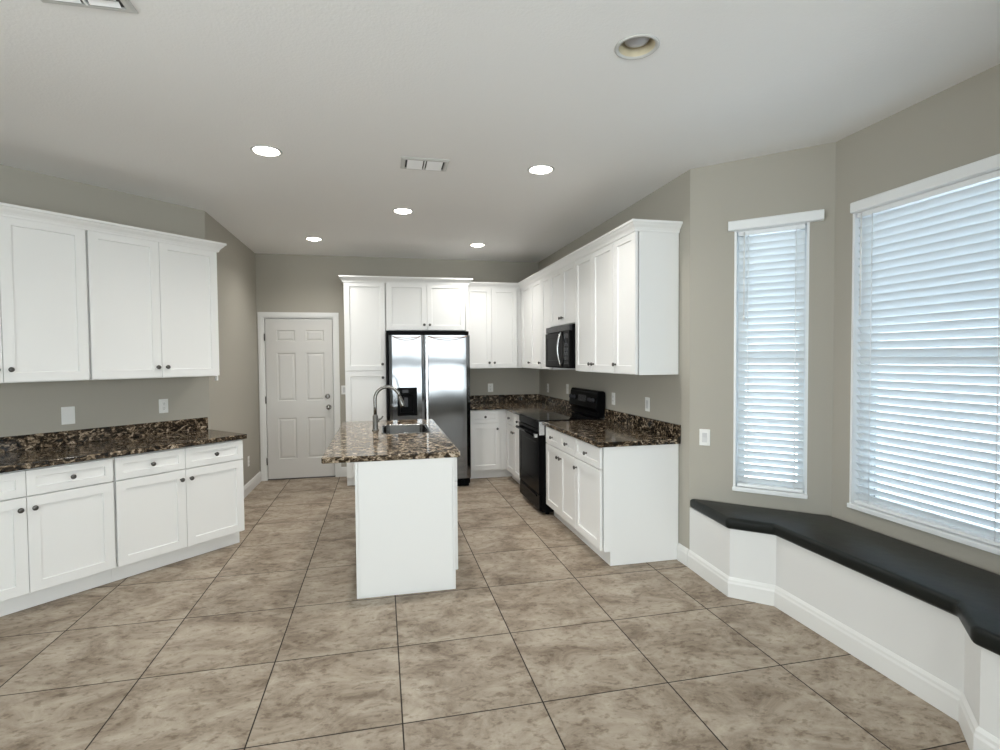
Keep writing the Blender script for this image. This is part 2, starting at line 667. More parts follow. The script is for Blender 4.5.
# the wall's local +y points into the room (left of a->b)
WIN1 = (0.293, 0.737, 0.605, 2.385)                # small bay window, s from the room corner
ANG_LEN = math.hypot(2.786 - XR, 3.435 - 2.823)
WIN2Y = (1.780, 2.692)
wall('wall_left', OUT[0], OUT[1])
wall('wall_left_angled', OUT[1], OUT[2])
wall('wall_left_far', OUT[2], OUT[3], [(1.2, 4.4, 0.7, 2.3)])
wall('wall_behind', OUT[3], OUT[4], [(0.6, 3.0, 0.52, 2.35), (3.60, 6.95, 0.52, 2.35)])
wall('wall_right_far', OUT[4], OUT[5], [(0.5, 2.3, 0.8, 2.2)])
wall('wall_right_jog', OUT[5], OUT[6])
wall('wall_right_near', OUT[6], OUT[7])
wall('wall_bay_near', OUT[7], OUT[8], [(ANG_LEN - WIN1[1], ANG_LEN - WIN1[0], WIN1[2], WIN1[3])])
wall('wall_bay_middle', OUT[8], OUT[9], [(WIN2Y[0] - 1.647, WIN2Y[1] - 1.647, 0.605, 2.385)])
wall('wall_bay_far', OUT[9], OUT[10], [(ANG_LEN - WIN1[1], ANG_LEN - WIN1[0], WIN1[2], WIN1[3])], 'greige wall angled at 45 degrees beside the narrow window')
wall('wall_right', OUT[10], OUT[11])
DOOR_X = (-1.440, -0.582)
wall('wall_back', OUT[11], OUT[0], [(XR - DOOR_X[1], XR - DOOR_X[0], 0.0, 2.068)])

BASEP = [(0, 0), (0.016, 0), (0.016, 0.088), (0.012, 0.100), (0.011, 0.112), (0.004, 0.124), (0, 0.126)]


def baseboard(name, path, label=None):
    m = MB()
    m.sweep(path, BASEP, side=-1)
    return structure(m.build(name, TRIM), label)


baseboard('baseboard_left', [(XL + 0.001, 7.173), (XL + 0.001, 5.226), (XL + 0.05 * -Q, 5.226 - 0.05 * Q)])
baseboard('baseboard_right', [(XR - 0.001, 3.437), (XR - 0.001, 3.570)])
baseboard('baseboard_behind', [(-4.009, 2.70), (-4.009, -2.499), (-3.5, -2.499)])
mb = MB()
mb.sweep([(-0.423, YB - 0.001), (-0.529, YB - 0.001)], BASEP, side=-1)
structure(mb.build('baseboard_back', TRIM))


# ------------------------------------------------------------------ windows
def window(name, w, z0, z1, loc, rz, label, sash=True, rail=0.02, glass=None):
    """local x along wall 0..w, y into room, wall face at y=0"""
    o = thing(name, label, 'window', loc, rz)
    del o['category']
    structure(o)
    m = MB()      # vinyl liner covering the reveal, with a slim flange and sill
    t = 0.014
    m.box(0, t, -THICK, 0.003, z0, z1)
    m.box(w - t, w, -THICK, 0.003, z0, z1)
    m.box(t, w - t, -THICK, 0.003, z1 - t, z1)
    m.build('window_liner', VINYL, o)
    m = MB()
    m.box(-0.004, w + 0.004, -THICK, 0.018, z0 - 0.012, z0 + 0.016, bev=0.004)
    m.build('window_sill', VINYL, o)
    m = MB()
    fw = 0.045
    a, b, c, e = t, w - t, z0 + 0.016, z1 - t
    m.box(a, a + fw, -0.14, -0.085, c, e)
    m.box(b - fw, b, -0.14, -0.085, c, e)
    m.box(a + fw, b - fw, -0.14, -0.085, c, c + fw)
    m.box(a + fw, b - fw, -0.14, -0.085, e - fw, e)
    if sash:
        zm = (c + e) / 2
        m.box(a + fw, b - fw, -0.135, -0.09, zm - rail, zm + rail)
    m.build('window_frame', VINYL, o)
    m = MB()
    m.box(a + fw, b - fw, -0.117, -0.113, c + fw, e - fw)
    m.build('window_pane', glass or GLASS, o)
    return o


def blind(w, z0, z1, loc, rz, label, cords, wand=True, tilt=-54, ov=(0.04, 0.04), vy=0.046):
    o = thing('window_blind', label, 'window blind', loc, rz, 'white slatted blinds in the bay windows')
    cl = 0.024
    m = MB()
    prof = [(0.002, z1 - 0.012), (vy - 0.005, z1 - 0.012), (vy, z1 - 0.006), (vy, z1 + 0.046), (vy - 0.005, z1 + 0.052), (0.002, z1 + 0.052)]
    m.extrude_x(prof, -ov[0], w + ov[1], bev=0.002)
    m.build('valance', VINYL, o)
    m = MB()
    m.box(cl, w - cl, -0.055, -0.005, z1 - 0.045, z1 - 0.016)
    m.build('headrail', VINYL, o)
    m = MB()
    pitch = 0.0455
    zt, zb = z1 - 0.062, z0 + 0.066
    k = int((zt - zb) / pitch) + 1
    a = math.radians(tilt)
    half = 0.0255
    for i in range(k):
        zc = zb + i * pitch
        t = bmesh.new()
        top, bot = [], []
        for j in range(7):
            u = -half + 2 * half * j / 6
            h = 0.0028 * (1 - (u / half) ** 2)
            for lst, hh in ((top, h + 0.0013), (bot, h - 0.0013)):
                yy = u * math.cos(a) + hh * math.sin(a)
                zz = -u * math.sin(a) + hh * math.cos(a)
                lst.append((yy - 0.030, zc + zz))
        ring = top + bot[::-1]
        va = [t.verts.new((cl, y, z)) for y, z in ring]
        vb = [t.verts.new((w - cl, y, z)) for y, z in ring]
        n = len(ring)
        for j in range(n):
            t.faces.new((va[j], va[(j + 1) % n], vb[(j + 1) % n], vb[j]))
        t.faces.new(va)
        t.faces.new(vb)
        bmesh.ops.recalc_face_normals(t, faces=list(t.faces))
        m._join(t)
    m.build('slats', SLATM, o)
    m = MB()
    m.box(cl, w - cl, -0.052, -0.004, z0 + 0.020, z0 + 0.040, bev=0.004)
    m.build('bottom_rail', VINYL, o)
    for x in cords:
        m = MB()
        for y in (-0.0035, -0.0565):
            m.tube([(x, y, z0 + 0.04), (x, y, z1 - 0.03)], 0.0022, 6)
        m.build('ladder_cord', VINYL, o)
    if wand:
        m = MB()
        m.tube([(0.068, 0.004, z1 - 0.03), (0.068, 0.006, z1 - 0.60)], 0.004, 8)
        m.tube([(0.068, 0.006, z1 - 0.60), (0.068, 0.006, z1 - 0.64)], 0.0055, 8)
        m.build('tilt_wand', PLATE, o)
    return o


# frames running so that local y points into the room: x axis goes the same way as the wall a->b
def far_bay(s):
    k = (OUT[9][0] - OUT[10][0]) / ANG_LEN
    return (XR + s * k, 3.435 - s * (3.435 - 2.823) / ANG_LEN, 0)


A_FAR = math.atan2(OUT[10][1] - OUT[9][1], OUT[10][0] - OUT[9][0])
A_NEAR = math.atan2(OUT[8][1] - OUT[7][1], OUT[8][0] - OUT[7][0])
w1 = WIN1[1] - WIN1[0]
w2 = WIN2Y[1] - WIN2Y[0]
window('window_1', w1, 0.605, 2.385, far_bay(WIN1[1]), A_FAR, 'narrow window in the angled bay wall', glass=DIM_GLASS)
window('window_2', w2, 0.605, 2.385, (2.786, WIN2Y[0], 0), PI / 2, 'wide window in the middle of the bay', glass=DIM_GLASS)
# blinds are written from the viewer's left, so mirror the cord places
b1 = blind(w1, 0.605, 2.385, far_bay(WIN1[1]), A_FAR, 'narrow white slatted blind closed over the slim window left of the bay corner', [w1 - 0.085, 0.075], wand=False, ov=(0.080, 0.034))
b2 = blind(w2, 0.605, 2.385, (2.786, WIN2Y[0], 0), PI / 2, 'wide white slatted blind closed over the big window at the right edge', [w2 - 0.125, 0.125], wand=False, ov=(0.01, 0.002), vy=0.022)
for bb, ww in ((b1, w1), (b2, w2)):
    m = MB()
    xw = ww - 0.062
    m.tube([(xw, 0.006, 2.36), (xw, 0.008, 1.80)], 0.004, 8)
    m.tube([(xw, 0.008, 1.80), (xw, 0.008, 1.76)], 0.0055, 8)
    m.build('tilt_wand', PLATE, bb, 'grey tilt wand')
kx = far_bay(0)
wn = window('window_3', w1, 0.605, 2.385, (XR + (ANG_LEN - WIN1[1]) * (2.786 - XR) / ANG_LEN, 1.035 + (ANG_LEN - WIN1[1]) * (1.647 - 1.035) / ANG_LEN, 0), A_NEAR, 'narrow window in the near bay wall', glass=DIM_GLASS)
window('added_window_4', 2.4, 0.52, 2.35, (OUT[3][0] + 0.6, -2.5, 0), 0, 'added wide double-hung window behind the camera for daylight', rail=0.12)  # unseen window added to light the room from behind
window('window_5', 3.35, 0.52, 2.35, (OUT[3][0] + 3.60, -2.5, 0), 0, 'second wide double-hung window behind the camera', rail=0.12)
window('added_window_6', 3.2, 0.7, 2.3, (-4.01, OUT[2][1] - 1.2, 0), -PI / 2, 'unseen window added in the far left wall for daylight', False)  # unseen opening put in for extra daylight from the left
window('added_window_7', 1.8, 0.8, 2.2, (3.6, -2.0, 0), PI / 2, 'unseen window added in the far right wall for daylight', False)  # added out of view, brings in daylight from the right


def portal(name, w, h, loc, rz, zc):
    l = bpy.data.lights.new(name, 'AREA')
    l.shape = 'RECTANGLE'
    l.size, l.size_y = w, h
    l.cycles.is_portal = True
    o = bpy.data.objects.new(name, l)
    # local: wall frame; emit towards +y of the frame
    o.matrix_world = Matrix.Translation((loc[0], loc[1], zc)) @ RZ(rz) @ Matrix.Translation((w / 2, -THICK - 0.02, 0)) @ RX(PI / 2)
    COL.objects.link(o)


portal('daylight_portal', w1, 1.78, far_bay(WIN1[1]), A_FAR, 1.495)
portal('daylight_portal', w2, 1.78, (2.786, WIN2Y[0], 0), PI / 2, 1.495)
portal('daylight_portal', w1, 1.78, wn.location, A_NEAR, 1.495)
portal('daylight_portal', 2.4, 1.83, (OUT[3][0] + 0.6, -2.5, 0), 0, 1.435)
portal('daylight_portal', 3.35, 1.83, (OUT[3][0] + 3.60, -2.5, 0), 0, 1.435)
portal('daylight_portal', 3.2, 1.6, (-4.01, OUT[2][1] - 1.2, 0), -PI / 2, 1.5)
portal('daylight_portal', 1.8, 1.4, (3.6, -2.0, 0), PI / 2, 1.5)


# ------------------------------------------------------------------ back door
def back_door():
    o = thing('door_1', 'closed white six-panel door with brushed knob and deadbolt', 'door', (DOOR_X[0], YB, 0), 0)
    del o['category']
    structure(o)
    w = DOOR_X[1] - DOOR_X[0]
    H = 2.068
    # local frame here: x to the right, y away from the viewer (into the wall)
    m = MB()
    t = 0.018
    m.box(0, t, 0.0, THICK, 0, H)
    m.box(w - t, w, 0.0, THICK, 0, H)
    m.box(t, w - t, 0.0, THICK, H - t, H)
    m.box(t, t + 0.012, 0.078, THICK, 0, H - t)
    m.box(w - t - 0.012, w - t, 0.078, THICK, 0, H - t)
    m.box(t, w - t, 0.078, THICK, H - t - 0.012, H - t)
    m.build('door_jamb', TRIM, o)
    m = MB()   # casing, mitred
    prof = [(0, 0.0), (0, 0.010), (0.012, 0.016), (0.040, 0.018), (0.054, 0.012), (0.054, 0.0)]
    # carried round the opening: left up, over, right down; built as boxes with stepped profile
    cw = 0.062
    for x0, x1 in ((0.006 - cw, 0.006), (w - 0.006, w - 0.006 + cw)):
        m.box(x0, x1, -0.012, -0.0005, 0, H - 0.006)
        xa = x0 + (0.012 if x0 < 0 else 0.014)
        m.box(xa, xa + 0.028, -0.018, -0.012, 0, H + 0.008)
    m.box(0.006 - cw, w - 0.006 + cw, -0.012, -0.0005, H - 0.006, H - 0.006 + cw)
    m.box(0.006 - cw + 0.012, w - 0.006 + cw - 0.012, -0.018, -0.012, H + 0.008, H + 0.036)
    m.build('door_casing', TRIM, o)
    m = MB()   # leaf: built in a frame with its face at +y then turned to face the viewer
    lx0, lx1, lz0, lz1 = t + 0.007, w - t - 0.009, 0.016, H - t - 0.009
    cx = (lx0 + lx1) / 2
    cols = [(-1.284 - DOOR_X[0], -1.062 - DOOR_X[0]), (-0.936 - DOOR_X[0], -0.712 - DOOR_X[0])]
    rows = [(0.262, 0.785), (1.000, 1.612), (1.760, 1.902)]
    mir = lambda a: w - a
    pan = []
    for a, b in cols:
        for c, e in rows:
            pan.append((mir(b), mir(a), c, e))
    mm = MB()
    mm.panelled(mir(lx1), mir(lx0), lz0, lz1, -0.0765, -0.006, pan, [(0.010, -0.009), (0.016, -0.010), (0.034, -0.003), (0.040, -0.002)])
    leaf_bm = mm.bm
    leaf_bm.transform(Matrix.Translation((w, 0.0 + 0.0, 0)) @ RZ(PI))
    leaf = mm.build('door_leaf', DOORW, o)
    # knob and deadbolt
    for nm, x, z, big in (('deadbolt', -0.680, 1.050, False), ('door_knob', -0.668, 0.910, True)):
        m = MB()
        k = TR(x - DOOR_X[0], 0.006, z) @ RX(PI / 2)
        if big:
            m.lathe([(0, 0), (0.033, 0), (0.033, 0.006), (0.014, 0.010), (0.011, 0.030), (0.024, 0.040), (0.029, 0.054), (0.024, 0.066), (0, 0.070)], 24, k)
        else:
            m.lathe([(0, 0), (0.032, 0), (0.031, 0.010), (0.024, 0.016), (0, 0.017)], 24, k)
            m.box(x - DOOR_X[0] - 0.006, x - DOOR_X[0] + 0.006, -0.026, -0.008, z - 0.018, z + 0.018, bev=0.002)
        m.build(nm, NICKEL, o, 'satin metal ' + nm.replace('_', ' '))
    for z in (1.81, 1.02, 0.24):
        m = MB()
        m.tube([(t - 0.001, -0.002, z - 0.045), (t - 0.001, -0.002, z + 0.045)], 0.008, 10)
        m.box(t - 0.008, t + 0.006, -0.002, 0.004, z - 0.045, z + 0.045)
        m.build('hinge', KNOBM, o, 'dark metal hinge')
    m = MB()
    m.box(t, w - t, 0.005, 0.10, 0.0005, 0.012, bev=0.002)
    m.build('threshold', KNOBM, o, 'dark threshold strip')
    return o


back_door()


# ------------------------------------------------------------------ cabinets
_k = MB()
_k.lathe([(0.0085, 0.0), (0.0065, 0.006), (0.0060, 0.012), (0.0135, 0.018), (0.0160, 0.022), (0.0150, 0.027), (0.0085, 0.0305), (0.0, 0.031)], 18, RX(-PI / 2))
KNOB_ME = bpy.data.meshes.new('knob')
_k.bm.to_mesh(KNOB_ME)
_k.bm.free()
KNOB_ME.materials.append(KNOBM)


def knob(parent, x, y, z):
    o = bpy.data.objects.new('knob', KNOB_ME)
    COL.objects.link(o)
    o.parent = parent
    o.location = (x, y, z)
    o['label'] = 'small dark round metal knob'
    return o


SHAKER = [(0.0025, -0.0105), (0.004, -0.011)]
FT = 0.020     # front thickness


def front(parent, name, x0, x1, z0, z1, y, rail=0.060, kn=None):
    m = MB()
    m.panelled(x0, x1, z0, z1, y, y + FT, [(x0 + rail, x1 - rail, z0 + rail, z1 - rail)], SHAKER)
    d = m.build(name, WHITE, parent)
    if kn:
        knob(d, kn[0], y + FT, kn[1])
    return d


G = 0.0016     # half gap between fronts
BD, UD = 0.61, 0.33


def base_cabinet(label, x0, x1, cols, loc, rz, group, doors_z=(0.118, 0.705), drawers_z=(0.711, 0.866), toe=True, toe_over=-0.002):
    """cols = [(xa, xb, knob_x_offset side)], one drawer over one door each"""
    o = thing('base_cabinet', label, 'cabinet', loc, rz, group)
    m = MB()
    m.extrude_x([(0.004, 0.001), (0.545, 0.001), (0.545, 0.107), (BD - 0.008, 0.107), (BD - 0.008, 0.8755), (0.004, 0.8755)], x0, x1, bev=0.001)
    m.build('carcass', WHITE, o)
    if toe:
        m = MB()
        m.box(x0 + 0.002, x1 + toe_over, 0.5455, 0.552, 0.001, 0.104)
        m.build('toe_kick', WHITE, o)
    for xa, xb, side in cols:
        if drawers_z:
            front(o, 'drawer', xa + G, xb - G, drawers_z[0] + G, drawers_z[1], BD + 0.001, rail=0.045, kn=((xa + xb) / 2, sum(drawers_z) / 2))
        kx_ = xb - 0.034 if side > 0 else xa + 0.034
        front(o, 'door', xa + G, xb - G, doors_z[0], doors_z[1], BD + 0.001, kn=(kx_, doors_z[1] - 0.070))
    return o


def upper_cabinet(label, x0, x1, z0, z1, cols, loc, rz, group, depth=UD, knob_up=0.075):
    o = thing('wall_cabinet', label, 'cabinet', loc, rz, group)
    m = MB()
    m.box(x0, x1, 0.004, depth - 0.008, z0, z1, bev=0.001)
    m.build('carcass', WHITE, o)
    for xa, xb, side in cols:
        kx_ = xb - 0.034 if side > 0 else xa + 0.034
        front(o, 'door', xa + G, xb - G, z0 + 0.006, z1 - 0.006, depth + 0.001, kn=(kx_, z0 + knob_up))
    return o


UZ0, UZ1 = 1.390, 2.452
LL = (LC[0], LC[1], 0)
gL = 'white cabinets of the left run'
base_cabinet('white two-drawer, two-door base cabinet at the right end of the left run', 0.078, 1.000,
             [(0.080, 0.539, 1), (0.539, 0.998, -1)], LL, R_LEFT, gL, toe_over=0.009)
base_cabinet('white base cabinet of the left run cut off by the left edge of the photo', 1.008, 1.930,
             [(1.010, 1.469, 1), (1.469, 1.928, -1)], LL, R_LEFT, gL)
upper_cabinet('white two-door wall cabinet at the right end above the left counter', 0.097, 1.014, UZ0, UZ1,
              [(0.099, 0.552, 1), (0.552, 1.012, -1)], LL, R_LEFT, gL, knob_up=0.085)
upper_cabinet('white two-door wall cabinet above the left counter, cut off by the left edge', 1.021, 1.940, UZ0, UZ1,
              [(1.023, 1.481, 1), (1.481, 1.938, -1)], LL, R_LEFT, gL, knob_up=0.085)
m = MB()
m.box(0.100, 0.112, 0.30, 0.328, 1.352, 1.390)
m.build('light_rail_end', WHITE, bpy.data.objects['wall_cabinet'])

RR = (XR, 0, 0)
gR = 'white cabinets of the right run'
base_cabinet('white one-drawer base cabinet at the near end of the right run', 3.572, 4.081,
             [(3.576, 4.079, 1)], RR, R_RIGHT, gR)
base_cabinet('white two-drawer base cabinet just in front of the black range', 4.085, 4.872,
             [(4.087, 4.457, 1), (4.457, 4.870, -1)], RR, R_RIGHT, gR)
base_cabinet('white two-drawer base cabinet between the black range and the back corner', 5.648, 6.560,
             [(5.690, 6.140, 1), (6.140, 6.515, -1)], RR, R_RIGHT, gR)
upper_cabinet('white single-door wall cabinet at the near end of the right run', 3.576, 3.948, UZ0, UZ1,
              [(3.578, 3.946, 1)], RR, R_RIGHT, gR)
upper_cabinet('white two-door wall cabinet beside the microwave, on its near side', 3.951, 4.809, UZ0, UZ1,
              [(3.953, 4.390, 1), (4.390, 4.807, -1)], RR, R_RIGHT, gR)
upper_cabinet('short white two-door wall cabinet above the black microwave', 4.812, 5.572, 1.852, UZ1,
              [(4.814, 5.185, 1), (5.185, 5.570, -1)], RR, R_RIGHT, gR)
upper_cabinet('narrow white wall cabinet just behind the microwave', 5.575, 5.910, UZ0, UZ1,
              [(5.577, 5.908, -1)], RR, R_RIGHT, gR)
upper_cabinet('white two-door wall cabinet of the right run in the back corner', 5.913, 6.843, UZ0, UZ1,
              [(5.915, 6.362, -1), (6.362, 6.795, -1)], RR, R_RIGHT, gR)

BB = (0, YB, 0)
gB = 'white cabinets of the back run'
base_cabinet('white base cabinet with one drawer and one door right of the fridge', -2.150, -1.068,
             [(-1.452, -1.076, -1)], BB, R_BACK, gB)
upper_cabinet('white two-door wall cabinet right of the fridge in the back corner', -1.828, -1.068, UZ0, UZ1,
              [(-1.758, -1.414, 1), (-1.414, -1.080, -1)], BB, R_BACK, gB)
upper_cabinet('white two-door cabinet bridging over the fridge', -1.027, -0.062, 1.866, UZ1,
              [(-1.025, -0.553, 1), (-0.553, -0.070, -1)], BB, R_BACK, gB, depth=BD, knob_up=0.070)


def pantry():
    o = thing('pantry_cabinet', 'tall white pantry cabinet between the white door and the fridge', 'cabinet', BB, R_BACK, gB)
    m = MB()
    x0, x1 = -0.058, 0.420
    m.extrude_x([(0.004, 0.001), (0.545, 0.001), (0.545, 0.107), (BD - 0.008, 0.107), (BD - 0.008, UZ1), (0.004, UZ1)], x0, x1, bev=0.001)
    m.build('carcass', WHITE, o)
    m = MB()
    m.box(x0 + 0.002, x1 - 0.002, 0.545, 0.552, 0.001, 0.104)
    m.build('toe_kick', WHITE, o)
    front(o, 'door', x0 + 0.004, x1 - 0.004, 0.118, 1.380, BD + 0.001, kn=(x0 + 0.040, 1.303))
    front(o, 'door', x0 + 0.004, x1 - 0.004, 1.387, UZ1 - 0.006, BD + 0.001, kn=(x0 + 0.040, 1.463))


pantry()
m = MB()
m.box(1.030, 1.062, YB - BD - 0.02, YB - 0.004, 0.001, UZ1, bev=0.001)
tag(m.build('fridge_side_panel', WHITE), 'tall white side panel standing along the right side of the fridge', 'panel')


def crown(label, path, side):
    m = MB()
    z = UZ1
    prof = [(0.0, z - 0.020), (0.008, z - 0.020), (0.010, z - 0.008), (0.018, z + 0.006), (0.034, z + 0.022), (0.042, z + 0.034),
            (0.050, z + 0.038), (0.050, z + 0.054), (0.0, z + 0.054)]
    m.sweep(path, prof, side)
    o = m.build('crown_moulding', WHITE)
    return tag(o, label, 'moulding', 'crown mouldings along the wall cabinets')


def Lw(u_, n_):     # left-run frame to world
    return (LC[0] - Q * u_ + Q * n_, LC[1] - Q * u_ - Q * n_)


fr = UD + FT + 0.0015
crown('white crown moulding along the top of the left wall cabinets', [Lw(1.945, 0.004), Lw(1.945, fr), Lw(0.092, fr), Lw(0.092, 0.004)], 1)
fb = BD + FT + 0.0015
crown('white crown moulding above the pantry and the fridge cabinet', [(-0.421, YB - 0.004), (-0.421, YB - fb), (1.067, YB - fb), (1.067, YB - 0.42)], 1)
crown('white crown moulding running round the back corner and along the right wall cabinets',
      [(1.069, YB - fr), (XR - fr, YB - fr), (XR - fr, 3.573), (XR - 0.004, 3.573)], 1)
for bd in (bpy.data.objects[n] for n in ()):
    pass


# ------------------------------------------------------------------ granite worktops
CT0, CT1 = 0.8765, 0.9145


def counter(label, pts, splash, edge=0.005, group='granite worktops'):
    m = MB()
    m.prism(pts, CT0, CT1, bev=edge, seg=4)
    o = m.build('worktop', GRANITE)
    tag(o, label, 'worktop', group)
    for s in splash:
        mm = MB()
        mm.prism(s, CT1 + 0.0003, 1.018, bev=0.003, seg=2)
        mm.build('backsplash', GRANITE, o)
    return o


counter('dark speckled granite worktop on the left cabinets', [Lw(0.040, 0.004), Lw(1.960, 0.004), Lw(1.960, 0.655), Lw(0.056, 0.655)],
        [[Lw(0.028, 0.003), Lw(1.960, 0.003), Lw(1.960, 0.023), Lw(0.028, 0.023)]])
counter('dark speckled granite worktop at the near end of the right run', [(XR - 0.004, 3.540), (XR - 0.004, 4.876), (1.506, 4.876), (1.506, 3.540)],
        [[(XR - 0.003, 3.542), (XR - 0.003, 4.876), (XR - 0.023, 4.876), (XR - 0.023, 3.542)]])
counter('dark L-shaped granite worktop in the back corner between fridge and range',
        [(1.066, YB - 0.004), (1.066, YB - 0.655), (1.506, YB - 0.655), (1.506, 5.645), (XR - 0.004, 5.645), (XR - 0.004, YB - 0.004)],
        [[(1.066, YB - 0.003), (1.066, YB - 0.023), (XR - 0.024, YB - 0.023), (XR - 0.024, YB - 0.003)],
         [(XR - 0.003, 5.645), (XR - 0.003, YB - 0.003), (XR - 0.023, YB - 0.003), (XR - 0.023, 5.645)]])


# ------------------------------------------------------------------ island
IX0, IX1, IY0, IY1 = -0.172, 0.460, 3.458, 5.370
SINK = (0.005, 0.388, 4.400, 4.990)


def island():
    o = thing('kitchen_island', 'white kitchen island standing alone in the middle of the room', 'kitchen island', ((IX0 + IX1) / 2, IY0, 0))
    ox, oy = (IX0 + IX1) / 2, IY0
    m = MB()
    def P(x0, x1, y0, y1, z0, z1, b=0.001):
        m.box(x0 - ox, x1 - ox, y0 - oy, y1 - oy, z0, z1, bev=b)
    # carcass as a shell open at the top so that the sink can hang in it
    P(IX0 + 0.01, IX0 + 0.03, IY0 + 0.02, IY1, 0.001, 0.875)
    P(IX1 - 0.020, IX1, IY0 + 0.02, IY1, 0.107, 0.875)
    P(IX0 + 0.03, IX1 - 0.02, IY1 - 0.02, IY1, 0.001, 0.875)
    P(IX0 + 0.03, IX1 - 0.02, IY0 + 0.02, IY1 - 0.02, 0.100, 0.118)
    m.build('carcass', WHITE, o)
    m = MB()
    P(IX1 - 0.07, IX1 - 0.055, IY0 + 0.03, IY1 - 0.02, 0.001, 0.100)
    m.build('toe_kick', WHITE, o)
    m = MB()      # end panel towards the camera, with corner strips and a shoe strip
    P(IX0 + 0.001, IX1 - 0.001, IY0 + 0.004, IY0 + 0.022, 0.001, 0.8755)
    P(IX0, IX0 + 0.017, IY0 - 0.003, IY0 + 0.003, 0.001, 0.8755, 0.0015)
    P(IX1 - 0.014, IX1, IY0 - 0.003, IY0 + 0.003, 0.001, 0.8755, 0.0015)
    P(IX0 + 0.0205, IX1 - 0.0175, IY0 - 0.001, IY0 + 0.003, 0.0135, 0.8755, 0.0012)
    P(IX0 + 0.0175, IX1 - 0.0145, IY0 - 0.003, IY0 + 0.003, 0.001, 0.011, 0.001)
    m.build('end_panel', WHITE, o)
    # doors on the right side, hinged units facing the range
    sub = bpy.data.objects.new('drawer_bank', None)
    n = 4
    w = (IY1 - IY0 - 0.03) / n
    for i in range(n):
        ya, yb = IY0 + 0.025 + i * w, IY0 + 0.025 + (i + 1) * w
        for nm, za, zb, rail in (('door', 0.118, 0.706, 0.06), ('drawer', 0.711, 0.866, 0.045)):
            mm = MB()
            # built facing +y, then turned to face +x
            mm.panelled(-yb + G, -ya - G, za, zb, 0, FT, [(-yb + rail, -ya - rail, za + rail, zb - rail)], SHAKER)
            mm.bm.transform(Matrix.Translation((IX1 + 0.001 - ox, -oy, 0)) @ RZ(-PI / 2))
            d = mm.build(nm, WHITE, o)
            kk = bpy.data.objects.new('knob', KNOB_ME)
            COL.objects.link(kk)
            kk.parent = d
            kk.rotation_euler = (0, 0, -PI / 2)
            if nm == 'door':
                ky, kz = (yb - 0.034 if i % 2 == 0 else ya + 0.034), 0.636
            else:
                ky, kz = (ya + yb) / 2, 0.788
            kk.location = (IX1 + FT + 0.001 - ox, ky - oy, kz)
            kk['label'] = 'small dark round metal knob'
    bpy.data.objects.remove(sub)
    # bracket corbels under the overhanging top on the left
    return o


island()


